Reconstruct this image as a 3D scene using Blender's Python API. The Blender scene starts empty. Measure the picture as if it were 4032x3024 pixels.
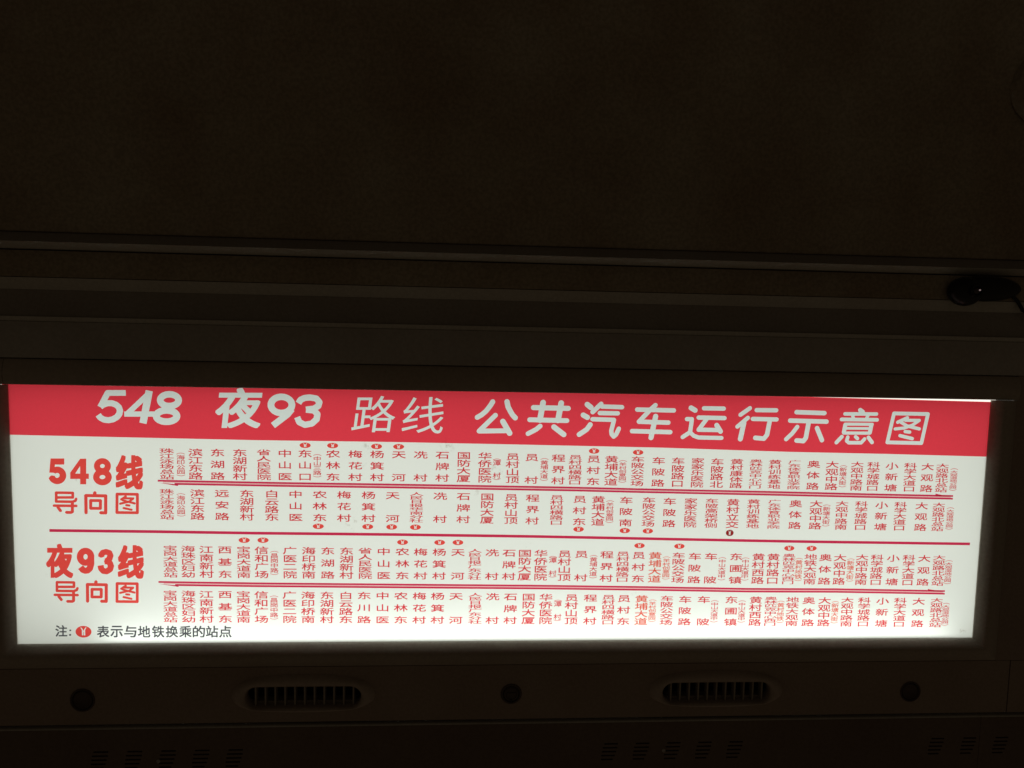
import bpy, math, random
import numpy as np
from mathutils import Matrix, Vector
from mathutils.geometry import delaunay_2d_cdt
random.seed(7)
S = bpy.context.scene
COL = S.collection
# ---------------------------------------------------------------- camera, world, exposure
# everything is measured in the plane of the illuminated sign (u right, v up, w towards the viewer, metres);
# the sign panel leans 30 degrees over the passenger, its centre 2 m above the floor of the bus
M = Matrix.Translation((0, 0, 2.0)) @ Matrix.Rotation(math.radians(120), 4, 'X')
C = [-0.07161,0.24409,0.89416]
RC = [[0.997638,-0.01646,-0.066689],[0.022187,0.996042,0.086068],[0.065009,-0.087344,0.994055]]
cam = bpy.data.cameras.new('camera')
cam.sensor_width = 36.0
cam.lens = 36.0 * 2912.0 / 4032.0
cam.clip_start = 0.01
cam.clip_end = 50
co = bpy.data.objects.new('camera', cam)
COL.objects.link(co)
cm = Matrix.Identity(4)
for i in range(3):
    cm[i][3] = C[i]
    for j in range(3):
        cm[i][j] = RC[i][j]
co.matrix_world = M @ cm
S.camera = co
w = bpy.data.worlds.new('World')
S.world = w
w.use_nodes = True
bg = w.node_tree.nodes['Background']
# the dim warm cabin at night: faint street light from the windows at the sides and below, dark ceiling above
_g = w.node_tree.nodes.new('ShaderNodeTexCoord'); _s = w.node_tree.nodes.new('ShaderNodeSeparateXYZ')
_r = w.node_tree.nodes.new('ShaderNodeMapRange')
_r.inputs['From Min'].default_value = -0.7; _r.inputs['From Max'].default_value = 0.8
_r.inputs['To Min'].default_value = 0.029; _r.inputs['To Max'].default_value = 0.006
w.node_tree.links.new(_g.outputs['Generated'], _s.inputs[0]); w.node_tree.links.new(_s.outputs['Z'], _r.inputs['Value'])
w.node_tree.links.new(_r.outputs['Result'], bg.inputs['Strength'])
bg.inputs['Color'].default_value = (1.0, 0.72, 0.45, 1)
S.view_settings.view_transform = 'Standard'
S.view_settings.look = 'None'
S.view_settings.exposure = 0
S.view_settings.gamma = 1
S.cycles.max_bounces = 6
S.cycles.transparent_max_bounces = 8
S.cycles.use_denoising = True
S.cycles.denoiser = 'OPENIMAGEDENOISE'
S.cycles.denoising_input_passes = 'RGB_ALBEDO_NORMAL'
S.cycles.denoising_prefilter = 'ACCURATE'
S.cycles.sample_clamp_indirect = 2.0

# ---------------------------------------------------------------- materials
def mat(name):
    m = bpy.data.materials.new(name)
    m.use_nodes = True
    nt = m.node_tree
    nt.nodes.clear()
    out = nt.nodes.new('ShaderNodeOutputMaterial')
    return m, nt, out

def plastic(name, col, rough=0.5, spec=0.4, bump=0.15, mott=0.12, scale=900):
    m, nt, out = mat(name)
    N, L = nt.nodes, nt.links
    b = N.new('ShaderNodeBsdfPrincipled')
    b.inputs['Roughness'].default_value = rough
    b.inputs['Specular IOR Level'].default_value = spec
    tc = N.new('ShaderNodeTexCoord')
    n1 = N.new('ShaderNodeTexNoise'); n1.inputs['Scale'].default_value = 9; n1.inputs['Detail'].default_value = 6
    n2 = N.new('ShaderNodeTexNoise'); n2.inputs['Scale'].default_value = scale; n2.inputs['Detail'].default_value = 2
    n3 = N.new('ShaderNodeTexNoise'); n3.inputs['Scale'].default_value = 260; n3.inputs['Detail'].default_value = 3
    for n in (n1, n2, n3):
        L.new(tc.outputs['Object'], n.inputs['Vector'])
    mx = N.new('ShaderNodeMixRGB'); mx.blend_type = 'MULTIPLY'; mx.inputs['Fac'].default_value = 1
    r = N.new('ShaderNodeValToRGB')
    r.color_ramp.elements[0].position = 0.3; r.color_ramp.elements[0].color = (1 - mott, 1 - mott * 1.3, 1 - mott * 1.5, 1)
    r.color_ramp.elements[1].position = 0.7; r.color_ramp.elements[1].color = (1, 1, 1, 1)
    L.new(n1.outputs['Fac'], r.inputs['Fac'])
    r2 = N.new('ShaderNodeValToRGB')
    r2.color_ramp.elements[0].position = 0.35; r2.color_ramp.elements[0].color = (1 - mott, 1 - mott, 1 - mott, 1)
    r2.color_ramp.elements[1].position = 0.65; r2.color_ramp.elements[1].color = (1, 1, 1, 1)
    L.new(n3.outputs['Fac'], r2.inputs['Fac'])
    mx.inputs['Color1'].default_value = (*col, 1)
    L.new(r.outputs['Color'], mx.inputs['Color2'])
    mx2 = N.new('ShaderNodeMixRGB'); mx2.blend_type = 'MULTIPLY'; mx2.inputs['Fac'].default_value = 1
    L.new(mx.outputs['Color'], mx2.inputs['Color1']); L.new(r2.outputs['Color'], mx2.inputs['Color2'])
    L.new(mx2.outputs['Color'], b.inputs['Base Color'])
    if bump:
        bp = N.new('ShaderNodeBump'); bp.inputs['Strength'].default_value = bump; bp.inputs['Distance'].default_value = 0.0004
        L.new(n2.outputs['Fac'], bp.inputs['Height'])
        L.new(bp.outputs['Normal'], b.inputs['Normal'])
    L.new(b.outputs['BSDF'], out.inputs['Surface'])
    return m

def film(name, tint, var=0.05):
    """transparent printing ink: filters the light that comes through the sheet behind it"""
    m, nt, out = mat(name)
    N, L = nt.nodes, nt.links
    t = N.new('ShaderNodeBsdfTransparent')
    tc = N.new('ShaderNodeTexCoord')
    n = N.new('ShaderNodeTexNoise'); n.inputs['Scale'].default_value = 420; n.inputs['Detail'].default_value = 3
    L.new(tc.outputs['Object'], n.inputs['Vector'])
    mx = N.new('ShaderNodeMixRGB'); mx.blend_type = 'MIX'
    mx.inputs['Color1'].default_value = (*[min(1, c * (1 + var)) for c in tint], 1)
    mx.inputs['Color2'].default_value = (*[c * (1 - var) for c in tint], 1)
    L.new(n.outputs['Fac'], mx.inputs['Fac'])
    L.new(mx.outputs['Color'], t.inputs['Color'])
    L.new(t.outputs['BSDF'], out.inputs['Surface'])
    return m

def emit(name, col, st):
    m, nt, out = mat(name)
    e = nt.nodes.new('ShaderNodeEmission')
    e.inputs['Color'].default_value = (*col, 1)
    e.inputs['Strength'].default_value = st
    nt.links.new(e.outputs['Emission'], out.inputs['Surface'])
    return m

def sheet_material():
    m, nt, out = mat('backlit_film_sheet')
    N, L = nt.nodes, nt.links
    tc = N.new('ShaderNodeTexCoord')
    # glue and dirt stains: grey speckle in a few patches
    base = N.new('ShaderNodeTexNoise'); base.inputs['Scale'].default_value = 130; base.inputs['Detail'].default_value = 5; base.inputs['Roughness'].default_value = 0.7
    L.new(tc.outputs['Object'], base.inputs['Vector'])
    acc = None
    for (p, r) in STAINS:
        d = N.new('ShaderNodeVectorMath'); d.operation = 'DISTANCE'
        L.new(tc.outputs['Object'], d.inputs[0]); d.inputs[1].default_value = (p[0] / 1000, p[1] / 1000, 0)
        mr = N.new('ShaderNodeMapRange'); mr.interpolation_type = 'SMOOTHSTEP'
        mr.inputs['From Min'].default_value = 0; mr.inputs['From Max'].default_value = r / 1000
        mr.inputs['To Min'].default_value = 1; mr.inputs['To Max'].default_value = 0
        L.new(d.outputs['Value'], mr.inputs['Value'])
        if acc is None:
            acc = mr.outputs['Result']
        else:
            a = N.new('ShaderNodeMath'); a.operation = 'MAXIMUM'
            L.new(acc, a.inputs[0]); L.new(mr.outputs['Result'], a.inputs[1]); acc = a.outputs[0]
    th = N.new('ShaderNodeMapRange')
    th.inputs['From Min'].default_value = 0.52; th.inputs['From Max'].default_value = 0.66
    L.new(base.outputs['Fac'], th.inputs['Value'])
    mu = N.new('ShaderNodeMath'); mu.operation = 'MULTIPLY'
    L.new(acc, mu.inputs[0]); L.new(th.outputs['Result'], mu.inputs[1])
    big = N.new('ShaderNodeTexNoise'); big.inputs['Scale'].default_value = 3.2; big.inputs['Detail'].default_value = 2
    L.new(tc.outputs['Object'], big.inputs['Vector'])
    c0 = N.new('ShaderNodeMixRGB'); c0.inputs['Color1'].default_value = (0.86, 0.90, 0.86, 1); c0.inputs['Color2'].default_value = (0.93, 0.96, 0.91, 1)
    L.new(big.outputs['Fac'], c0.inputs['Fac'])
    c1 = N.new('ShaderNodeMixRGB'); c1.inputs['Color2'].default_value = (0.60, 0.58, 0.52, 1)
    L.new(mu.outputs[0], c1.inputs['Fac']); L.new(c0.outputs['Color'], c1.inputs['Color1'])
    tr = N.new('ShaderNodeBsdfTranslucent'); L.new(c1.outputs['Color'], tr.inputs['Color'])
    df = N.new('ShaderNodeBsdfDiffuse'); L.new(c1.outputs['Color'], df.inputs['Color'])
    mx = N.new('ShaderNodeMixShader'); mx.inputs['Fac'].default_value = 0.25
    L.new(tr.outputs['BSDF'], mx.inputs[1]); L.new(df.outputs['BSDF'], mx.inputs[2])
    L.new(mx.outputs['Shader'], out.inputs['Surface'])
    return m

# measured layout of the print, millimetres in the plane of the sheet
SH = 0.31392
ROWS = [[["珠江泳场总站",-421.82,82.89,45.48],["(海印公园)",-405.6,82.88,45.47],["滨江东路",-388.45,82.86,45.47],["东湖路",-362.71,82.84,45.47],["东湖新村",-336.58,82.83,45.46],["省人民医院",-308.42,82.81,45.45],["中山医",-283.58,82.79,45.45],["东山口",-259.68,82.77,45.44],["(中山三路)",-245.15,82.76,45.44],["农林东",-226.38,82.75,45.44],["梅花村",-199.7,82.73,45.43],["杨箕村",-173.53,82.71,45.43],["天河",-147.41,82.69,45.42],["冼村",-121.03,82.67,45.42],["石牌村",-94.55,82.65,45.41],["国防大厦",-68.57,82.22,44.99],["华侨医院",-42.65,81.8,44.57],["(潭村)",-27.95,81.55,44.33],["员村山顶",-8.55,81.23,44.02],["员村",14.94,80.85,43.64],["(黄埔大道)",30.56,80.59,43.38],["程界村",48.09,80.3,43.1],["员村四横路口",68.96,79.96,42.76],["员村东",91.8,79.58,42.39],["黄埔大道",114.24,79.22,42.03],["(羊村创意园)",128.5,78.98,41.8],["车陂公交场",147.24,78.67,41.49],["车陂路",173.54,78.24,41.07],["车陂路口",198.33,77.93,40.75],["家家乐医院",223.21,77.61,40.43],["车陂路北",248.19,77.3,40.11],["黄村康体路",273.25,76.98,39.79],["奥林匹克中心北门",297.92,76.67,39.47],["黄村训练基地",322.52,76.36,39.15],["广东体育职业学院",347.75,76.04,38.83],["奥体路",372.6,75.73,38.51],["大观中路",396.9,75.42,38.2],["(新塘大街)",411.52,75.23,38.01],["大观中路南",429.59,75.01,37.78],["科学城路口",451.14,74.73,37.5],["小新塘",475.39,74.43,37.19],["科学大道口",499.88,74.12,36.88],["大观路",522.65,73.83,36.59],["大观路北总站",542.5,73.58,36.33],["(大观湿地公园)",558.24,73.73,36.44]],[["珠江泳场总站",-422.54,33.77,-3.38],["(海印公园)",-406.09,33.66,-3.51],["滨江东路",-386.94,33.54,-3.67],["远安路",-358.11,33.36,-3.91],["东湖新村",-328.86,33.18,-4.15],["白云路东",-299.34,32.99,-4.4],["中山医",-271.04,32.81,-4.63],["农林东",-242.16,32.63,-4.87],["梅花村",-213.0,32.45,-5.11],["杨箕村",-183.56,32.26,-5.35],["天河",-154.44,32.08,-5.59],["人民日报华南分社",-125.51,31.89,-5.83],["冼村",-96.61,31.71,-6.07],["石牌村",-68.04,31.53,-6.31],["国防大厦",-38.89,31.0,-6.78],["员村山顶",-9.29,30.45,-7.26],["程界村",17.29,29.97,-7.69],["员村四横路口",47.3,29.42,-8.18],["员村东",76.02,28.89,-8.64],["黄埔大道",99.46,28.46,-9.02],["(羊村创意园)",114.08,28.2,-9.26],["车陂南",134.46,27.82,-9.59],["车陂公交场",163.24,27.3,-10.05],["车陂路",189.72,26.81,-10.48],["家家乐医院",216.62,26.5,-10.79],["车陂高架桥侧",243.63,26.18,-11.1],["黄村立交",270.91,25.87,-11.42],["黄村训练基地",297.48,25.56,-11.73],["广东体育职业学院",324.48,25.24,-12.04],["奥体路",352.11,24.92,-12.36],["大观中路",378.87,24.61,-12.67],["(新塘大街)",392.87,24.45,-12.83],["大观中路南",412.77,24.22,-13.06],["科学城路口",438.46,23.92,-13.36],["小新塘",465.24,23.6,-13.67],["科学大道口",490.3,23.31,-13.96],["大观路",518.43,22.99,-14.28],["大观路北总站",541.36,22.72,-14.55],["(大观湿地公园)",557.16,22.81,-14.49]],[["宝岗大道总站",-419.76,-35.46,-74.85],["海珠区妇幼",-398.75,-35.67,-75.04],["江南新村",-377.22,-35.88,-75.23],["西基东",-355.47,-36.1,-75.43],["宝岗大道南",-333.2,-36.32,-75.63],["信和广场",-311.76,-36.53,-75.82],["(昌岗中路)",-296.72,-36.68,-75.95],["广医二院",-278.04,-36.87,-76.12],["海印桥南",-255.51,-37.09,-76.32],["东湖路",-232.6,-37.32,-76.53],["东湖新村",-209.92,-37.54,-76.73],["省人民医院",-187.31,-37.76,-76.93],["中山医",-164.78,-37.99,-77.14],["农林东",-142.01,-38.21,-77.34],["梅花村",-119.64,-38.43,-77.54],["杨箕村",-96.72,-38.66,-77.75],["天河",-73.89,-38.89,-77.95],["人民日报广东分社",-52.84,-39.1,-78.14],["冼村",-31.42,-39.31,-78.33],["石牌村",-10.25,-39.52,-78.52],["国防大厦",9.25,-39.87,-78.89],["华侨医院",29.29,-40.23,-79.27],["(潭村)",44.48,-40.5,-79.55],["员村山顶",59.07,-40.76,-79.83],["员村",80.21,-41.14,-80.22],["(黄埔大道)",95.68,-41.42,-80.52],["程界村",112.46,-41.72,-80.83],["员村四横路口",132.81,-42.08,-81.21],["员村东",152.9,-42.44,-81.59],["*黄埔大道",174.01,-42.82,-81.99],["*(羊村创意园)",188.56,-43.08,-82.26],["车陂公交场",203.95,-43.36,-82.55],["车陂路",224.9,-43.74,-82.95],["车陂",245.74,-43.91,-83.2],["(中山大道中)",260.44,-44.03,-83.38],["东圃镇",278.44,-44.17,-83.59],["(中山大道中)",290.74,-44.27,-83.74],["黄村西路",307.5,-44.41,-83.94],["黄村路口",326.94,-44.57,-84.18],["奥林匹克中心西门",347.28,-44.73,-84.42],["*(黄村地铁)",360.64,-44.84,-84.58],["地铁大观南",375.82,-44.97,-84.77],["奥体路",395.3,-45.12,-85.0],["大观中路",414.66,-45.28,-85.24],["*(新塘大街)",428.97,-45.4,-85.41],["大观中路南",443.81,-45.52,-85.59],["科学城路口",463.81,-45.68,-85.83],["小新塘",485.35,-45.86,-86.09],["科学大道口",506.47,-46.03,-86.34],["大观路",526.98,-46.2,-86.59],["大观路北总站",547.04,-46.36,-86.83],["(大观湿地公园)",560.44,-46.35,-86.86]],[["宝岗大道总站",-420.72,-91.1,-130.9],["海珠区妇幼",-399.14,-91.33,-131.12],["江南新村",-377.95,-91.56,-131.33],["西基东",-355.78,-91.81,-131.55],["宝岗大道南",-334.0,-92.04,-131.77],["信和广场",-312.44,-92.28,-131.99],["(昌岗中路)",-297.33,-92.44,-132.14],["广医二院",-278.7,-92.65,-132.33],["海印桥南",-256.36,-92.89,-132.55],["东湖新村",-233.48,-93.14,-132.78],["白云路东",-210.52,-93.39,-133.01],["东川路",-188.26,-93.63,-133.23],["中山医",-165.76,-93.88,-133.46],["农林东",-143.35,-94.13,-133.68],["梅花村",-120.55,-94.37,-133.91],["杨箕村",-97.98,-94.62,-134.13],["天河",-75.34,-94.87,-134.36],["人民日报广东分社",-51.37,-95.13,-134.6],["冼村",-29.83,-95.36,-134.81],["石牌村",-7.28,-95.61,-135.04],["国防大厦",15.34,-96.04,-135.33],["华侨医院",37.09,-96.45,-135.61],["(潭村)",52.22,-96.74,-135.81],["员村山顶",69.45,-97.06,-136.03],["程界村",93.47,-97.52,-136.34],["员村四横路口",116.28,-97.95,-136.63],["员村东",136.1,-98.32,-136.89],["*黄埔大道",158.73,-98.75,-137.18],["*(羊村创意园)",172.83,-99.02,-137.36],["车陂公交场",191.19,-99.36,-137.6],["车陂路",214.82,-99.81,-137.9],["车陂",239.01,-100.07,-138.24],["(中山大道中)",253.27,-100.23,-138.43],["东圃镇",274.97,-100.47,-138.73],["(中山大道中)",288.97,-100.62,-138.92],["黄村西路",306.81,-100.81,-139.17],["奥林匹克中心西门",326.68,-101.03,-139.44],["*(黄村地铁)",339.82,-101.18,-139.62],["地铁大观南",355.2,-101.34,-139.83],["奥体路",376.68,-101.58,-140.12],["大观中路",397.58,-101.81,-140.41],["*(新塘大街)",411.93,-101.96,-140.61],["大观中路南",427.8,-102.14,-140.82],["科学城路口",450.51,-102.38,-141.14],["小新塘",474.95,-102.65,-141.47],["科学大道口",498.82,-102.91,-141.8],["大观路",523.6,-103.18,-142.14],["大观路北总站",547.96,-103.45,-142.47],["(大观湿地公园)",560.93,-103.49,-142.55]]]
BADGES = [[-259.51,88.39],[-226.84,88.44],[-174.35,87.94],[-147.8,87.92],[91.95,85.17],[147.19,84.01],[-243.98,-11.14],[-184.41,-11.39],[-155.35,-11.6],[-126.46,-11.81],[75.59,-13.66],[133.93,-15.23],[163.28,-15.62],[-332.35,-28.63],[-310.02,-28.58],[-141.97,-30.71],[-96.58,-30.93],[-74.08,-30.88],[153.39,-34.43],[204.38,-35.14],[346.94,-37.45],[376.25,-37.57]]
DARKB = [268.42,-17.72]
LEGB = [-523.18,-142.08]
HEAD = [[[[[-34.58,144.57],[-37.25,139.98],[-42.57,132.9],[-47.93,128.18],[-53.07,125.15]],6.13,0],[[[-17.2,144.83],[-15.8,138.77],[-13.17,133.73],[-10.11,128.7],[-6.66,125.18]],6.48,0],[[[-30.97,127.99],[-50.49,108.25],[-18.11,109.07]],5.96,0],[[[-21.73,120.49],[-13.15,106.16]],6.83,0]],[[[[15.42,138.12],[58.26,137.72]],6.31,0],[[[11.14,123.04],[56.99,122.55]],5.96,0],[[[27.1,144.48],[23.68,122.79]],7.01,0],[[[49.4,144.13],[45.92,122.66]],7.01,0],[[[24.2,115.39],[19.48,111.24],[9.44,105.83]],5.78,0],[[[41.22,114.5],[53.65,105.26]],6.66,0]],[[[[81.62,142.91],[86.34,139.23]],6.66,0],[[[77.08,129.73],[82.29,126.9]],6.48,0],[[[86.16,118.06],[82.07,112.02],[72.69,105.49]],6.13,0],[[[98.85,143.84],[88.66,133.64]],5.78,0],[[[99.98,140.62],[125.03,140.22]],5.43,0],[[[97.51,132.48],[119.97,132.45]],5.43,0],[[[88.77,124.76],[115.53,124.27],[112.56,110.69],[113.14,106.4],[115.82,103.43],[118.75,106.04],[121.93,113.38]],5.43,0]],[[[[144.07,137.5],[190.08,137.04]],5.61,0],[[[166.71,143.3],[162.12,139.21],[146.79,122.45],[183.77,121.73]],5.61,0],[[[167.52,129.42],[162.68,102.69]],6.48,0],[[[138.6,110.58],[186.69,109.88]],5.61,0]],[[[[211.65,140.52],[217.0,137.59]],6.31,0],[[[228.03,140.33],[253.19,140.26]],5.43,0],[[[221.75,128.61],[254.64,128.37]],5.43,0],[[[232.53,127.72],[222.44,113.34],[247.64,113.22]],5.43,0],[[[245.17,119.25],[250.35,111.52]],6.13,0],[[[207.04,126.52],[213.4,126.43],[211.76,110.18],[202.61,103.85]],5.25,0],[[[211.49,110.18],[216.49,105.74],[222.7,103.56],[252.06,103.3]],5.08,0]],[[[[286.48,141.26],[274.77,132.79]],5.25,0],[[[284.46,129.12],[271.56,117.85]],5.25,0],[[[279.68,122.73],[276.12,102.28]],6.31,0],[[[295.13,138.96],[320.27,139.05]],5.43,0],[[[290.86,127.82],[321.34,127.53]],5.43,0],[[[312.81,126.63],[310.0,107.9],[306.28,103.06],[295.18,103.98]],5.78,0]],[[[[346.51,137.1],[382.6,136.38]],5.69,0],[[[338.85,126.35],[385.95,125.65]],5.69,0],[[[362.99,125.07],[360.32,104.69],[357.46,100.68],[348.55,101.24]],5.88,0],[[[348.52,118.55],[342.45,110.16],[334.97,102.69]],5.31,0],[[[374.18,117.17],[381.37,102.09]],5.88,0]],[[[[428.85,140.81],[432.21,138.58]],5.69,0],[[[409.36,135.8],[450.39,136.18]],4.55,0],[[[419.4,133.67],[420.54,131.04]],4.18,0],[[[439.33,133.94],[438.04,131.27]],4.18,0],[[[405.34,128.75],[451.67,128.8]],4.74,0],[[[410.37,122.84],[445.9,123.02]],3.8,0],[[[410.22,117.44],[443.82,117.67]],3.42,0],[[[409.14,111.44],[442.74,111.75]],3.99,0],[[[410.62,121.9],[409.28,112.39]],5.31,0],[[[444.68,122.34],[443.19,112.33]],5.31,0],[[[407.01,106.66],[400.38,99.26]],4.93,0],[[[414.82,106.28],[413.66,101.51],[416.73,99.16],[432.81,99.34],[436.9,104.16]],4.55,0],[[[425.01,106.88],[427.59,104.72]],4.55,0],[[[441.85,106.12],[446.95,99.98]],4.93,0]],[[[[473.29,137.26],[517.99,137.12],[512.04,99.76],[467.02,100.21]],4.74,1],[[[491.31,131.99],[478.96,126.11]],4.36,0],[[[489.09,128.63],[507.26,128.87],[498.37,122.55],[487.82,118.79],[476.13,117.5]],3.99,0],[[[483.39,125.98],[491.56,121.51],[508.06,117.9]],4.18,0],[[[489.61,114.33],[495.55,113.73]],4.36,0],[[[483.1,109.0],[499.6,105.36]],4.36,0]]]
TI1 = [[[[[-549.88,28.46],[-531.01,28.29],[-531.05,22.77],[-549.89,22.65]],3.19,0],[[[-549.88,28.46],[-550.2,17.7],[-531.59,17.52],[-528.13,18.88],[-527.35,21.04]],3.19,0],[[[-552.77,12.74],[-527.42,12.59]],3.19,0],[[[-531.7,17.23],[-532.03,5.56],[-533.6,4.62],[-538.68,4.71]],3.56,0],[[[-548.32,10.73],[-545.68,6.78]],3.56,0]],[[[[-505.6,28.46],[-505.82,26.71]],4.05,0],[[[-516.36,4.47],[-516.03,25.19],[-493.23,24.93],[-493.73,4.29],[-499.28,4.44]],3.8,0],[[[-510.66,19.22],[-499.36,19.17],[-499.71,9.71],[-510.9,9.76]],3.56,1]],[[[[-480.14,27.18],[-456.6,27.04],[-457.07,4.65],[-480.82,4.77]],3.43,1],[[[-470.19,24.32],[-475.28,20.78]],2.82,0],[[[-471.63,22.15],[-461.5,22.04],[-466.15,18.2],[-476.79,15.51]],2.7,0],[[[-473.91,19.91],[-470.6,18.76],[-460.07,16.01]],2.7,0],[[[-469.7,13.79],[-466.26,13.4]],2.7,0],[[[-472.9,10.26],[-463.86,8.25]],2.7,0]]]
TI2 = [[[[[-552.27,-80.61],[-532.63,-80.93],[-532.67,-86.41],[-552.27,-86.37]],3.11,0],[[[-552.27,-80.61],[-552.58,-91.28],[-533.21,-91.61],[-529.62,-90.29],[-528.81,-88.15]],3.11,0],[[[-555.25,-96.18],[-528.87,-96.54]],3.11,0],[[[-533.34,-91.9],[-533.66,-103.47],[-535.29,-104.39],[-540.57,-104.26]],3.47,0],[[[-550.61,-98.21],[-547.86,-102.15]],3.47,0]],[[[[-507.1,-80.24],[-507.3,-81.99]],3.95,0],[[[-517.43,-104.09],[-517.1,-83.43],[-495.24,-83.87],[-495.74,-104.46],[-501.06,-104.26]],3.71,0],[[[-511.95,-89.42],[-501.12,-89.56],[-501.46,-99.01],[-512.19,-98.86]],3.47,1]],[[[[-482.6,-82.31],[-459.05,-82.63],[-459.52,-104.94],[-483.28,-104.63]],3.35,1],[[[-472.65,-85.23],[-477.74,-88.72]],2.75,0],[[[-474.09,-87.38],[-463.95,-87.58],[-468.61,-91.36],[-479.25,-93.96]],2.63,0],[[[-476.37,-89.59],[-473.05,-90.77],[-462.52,-93.59]],2.63,0],[[[-472.16,-95.73],[-468.71,-96.15]],2.63,0],[[[-475.36,-99.22],[-466.31,-101.29]],2.63,0]]]
HG = [["夜",[-366.76,108.03,53.79,0.67,5.7,48.22],0.024],["路",[-205.34,104.97,50.91,0.62,5.58,44.26],0],["线",[-145.32,104.18,49.87,0.61,4.54,44.54],0]]
HD = [[[[[-467.34,148.54],[-487.93,148.21],[-496.86,131.26]],6.82,2],[[[-496.85,131.65],[-493.45,134.3],[-488.49,136.01],[-483.31,136.06],[-478.78,134.43],[-475.65,131.41],[-474.45,127.48],[-475.38,123.3],[-478.29,119.58],[-482.69,116.95],[-487.85,115.83],[-492.89,116.42],[-496.98,118.61],[-499.43,122.05]],7.12,2]],[[[[-440.12,149.23],[-466.25,123.71]],6.23,2],[[[-469.66,123.4],[-434.03,123.89]],6.23,2],[[[-440.45,151.57],[-448.43,112.66]],8.31,2]],[[[[-406.85,140.83],[-407.48,138.5],[-409.22,136.4],[-411.89,134.78],[-415.17,133.81],[-418.72,133.61],[-422.12,134.18],[-425.02,135.48],[-427.08,137.35],[-428.08,139.59],[-427.91,141.95],[-426.58,144.16],[-424.26,145.99],[-421.18,147.23],[-417.7,147.74],[-414.19,147.47],[-411.05,146.45],[-408.63,144.79],[-407.19,142.66]],7.71,1],[[[-409.2,121.87],[-409.89,119.61],[-411.84,117.58],[-414.82,116.01],[-418.5,115.08],[-422.47,114.88],[-426.29,115.43],[-429.54,116.68],[-431.85,118.49],[-432.98,120.65],[-432.79,122.93],[-431.31,125.07],[-428.71,126.84],[-425.27,128.04],[-421.37,128.54],[-417.44,128.28],[-413.92,127.29],[-411.19,125.69],[-409.57,123.64]],8.01,1]],[[[[-274.92,137.12],[-275.61,133.91],[-277.58,131.04],[-280.61,128.8],[-284.38,127.45],[-288.47,127.14],[-292.44,127.9],[-295.85,129.64],[-298.33,132.18],[-299.61,135.23],[-299.55,138.46],[-298.17,141.53],[-295.61,144.1],[-292.15,145.89],[-288.17,146.7],[-284.09,146.46],[-280.37,145.17],[-277.4,142.99],[-275.52,140.15]],7.86,1],[[[-275.06,132.21],[-280.27,125.49],[-297.43,111.96]],7.71,2]],[[[[-267.26,139.23],[-264.92,143.24],[-260.11,145.7],[-253.62,146.46],[-246.22,145.25],[-242.58,140.92],[-243.88,136.25],[-249.09,132.98],[-258.45,131.65]],7.42,2],[[[-258.45,131.65],[-249.09,130.72],[-244.93,126.51],[-245.84,120.23],[-251.45,114.96],[-259.79,113.25],[-266.28,116.36],[-268.87,122.46]],7.42,2]]]
T1D = [[[[[-555.06,69.45],[-539.45,69.61],[-539.67,62.28],[-555.56,62.13]],0.0,3],[[[-555.06,69.45],[-549.42,69.51],[-550.88,57.39],[-551.75,52.36],[-557.06,52.43]],0.0,3],[[[-552.18,54.4],[-550.34,55.53],[-548.27,56.02],[-546.18,55.8],[-544.29,54.91],[-542.79,53.44],[-541.83,51.53],[-541.52,49.38],[-541.89,47.21],[-542.89,45.25],[-544.44,43.69],[-546.36,42.7],[-548.46,42.38],[-550.52,42.76],[-552.34,43.81],[-553.72,45.4],[-554.52,47.39]],7.53,2]],[[[[-521.51,69.49],[-514.47,69.56],[-515.28,38.75],[-522.18,38.7]],0.0,3],[[[-533.22,51.47],[-511.91,51.66],[-512.08,45.28],[-533.4,45.1]],0.0,3],[[[-521.52,69.21],[-521.75,60.54],[-527.61,51.41],[-533.22,51.36],[-533.18,52.75]],0.0,3],[[[-521.52,69.21],[-520.79,69.5],[-519.24,66.05],[-521.75,60.54]],0.0,3]],[[[[-489.81,61.01],[-490.14,59.23],[-491.0,57.61],[-492.33,56.29],[-493.99,55.39],[-495.85,54.99],[-497.73,55.13],[-499.46,55.79],[-500.89,56.91],[-501.89,58.4],[-502.37,60.11],[-502.29,61.9],[-501.65,63.6],[-500.52,65.07],[-498.99,66.16],[-497.2,66.79],[-495.31,66.89],[-493.49,66.45],[-491.91,65.52],[-490.71,64.18],[-489.99,62.55]],7.01,1],[[[-489.36,47.67],[-489.72,45.8],[-490.69,44.1],[-492.18,42.71],[-494.05,41.77],[-496.13,41.35],[-498.24,41.49],[-500.19,42.19],[-501.81,43.37],[-502.93,44.93],[-503.48,46.73],[-503.39,48.61],[-502.67,50.4],[-501.4,51.94],[-499.68,53.09],[-497.67,53.74],[-495.55,53.85],[-493.51,53.39],[-491.73,52.41],[-490.37,51.0],[-489.56,49.29]],7.4,1]]]
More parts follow.
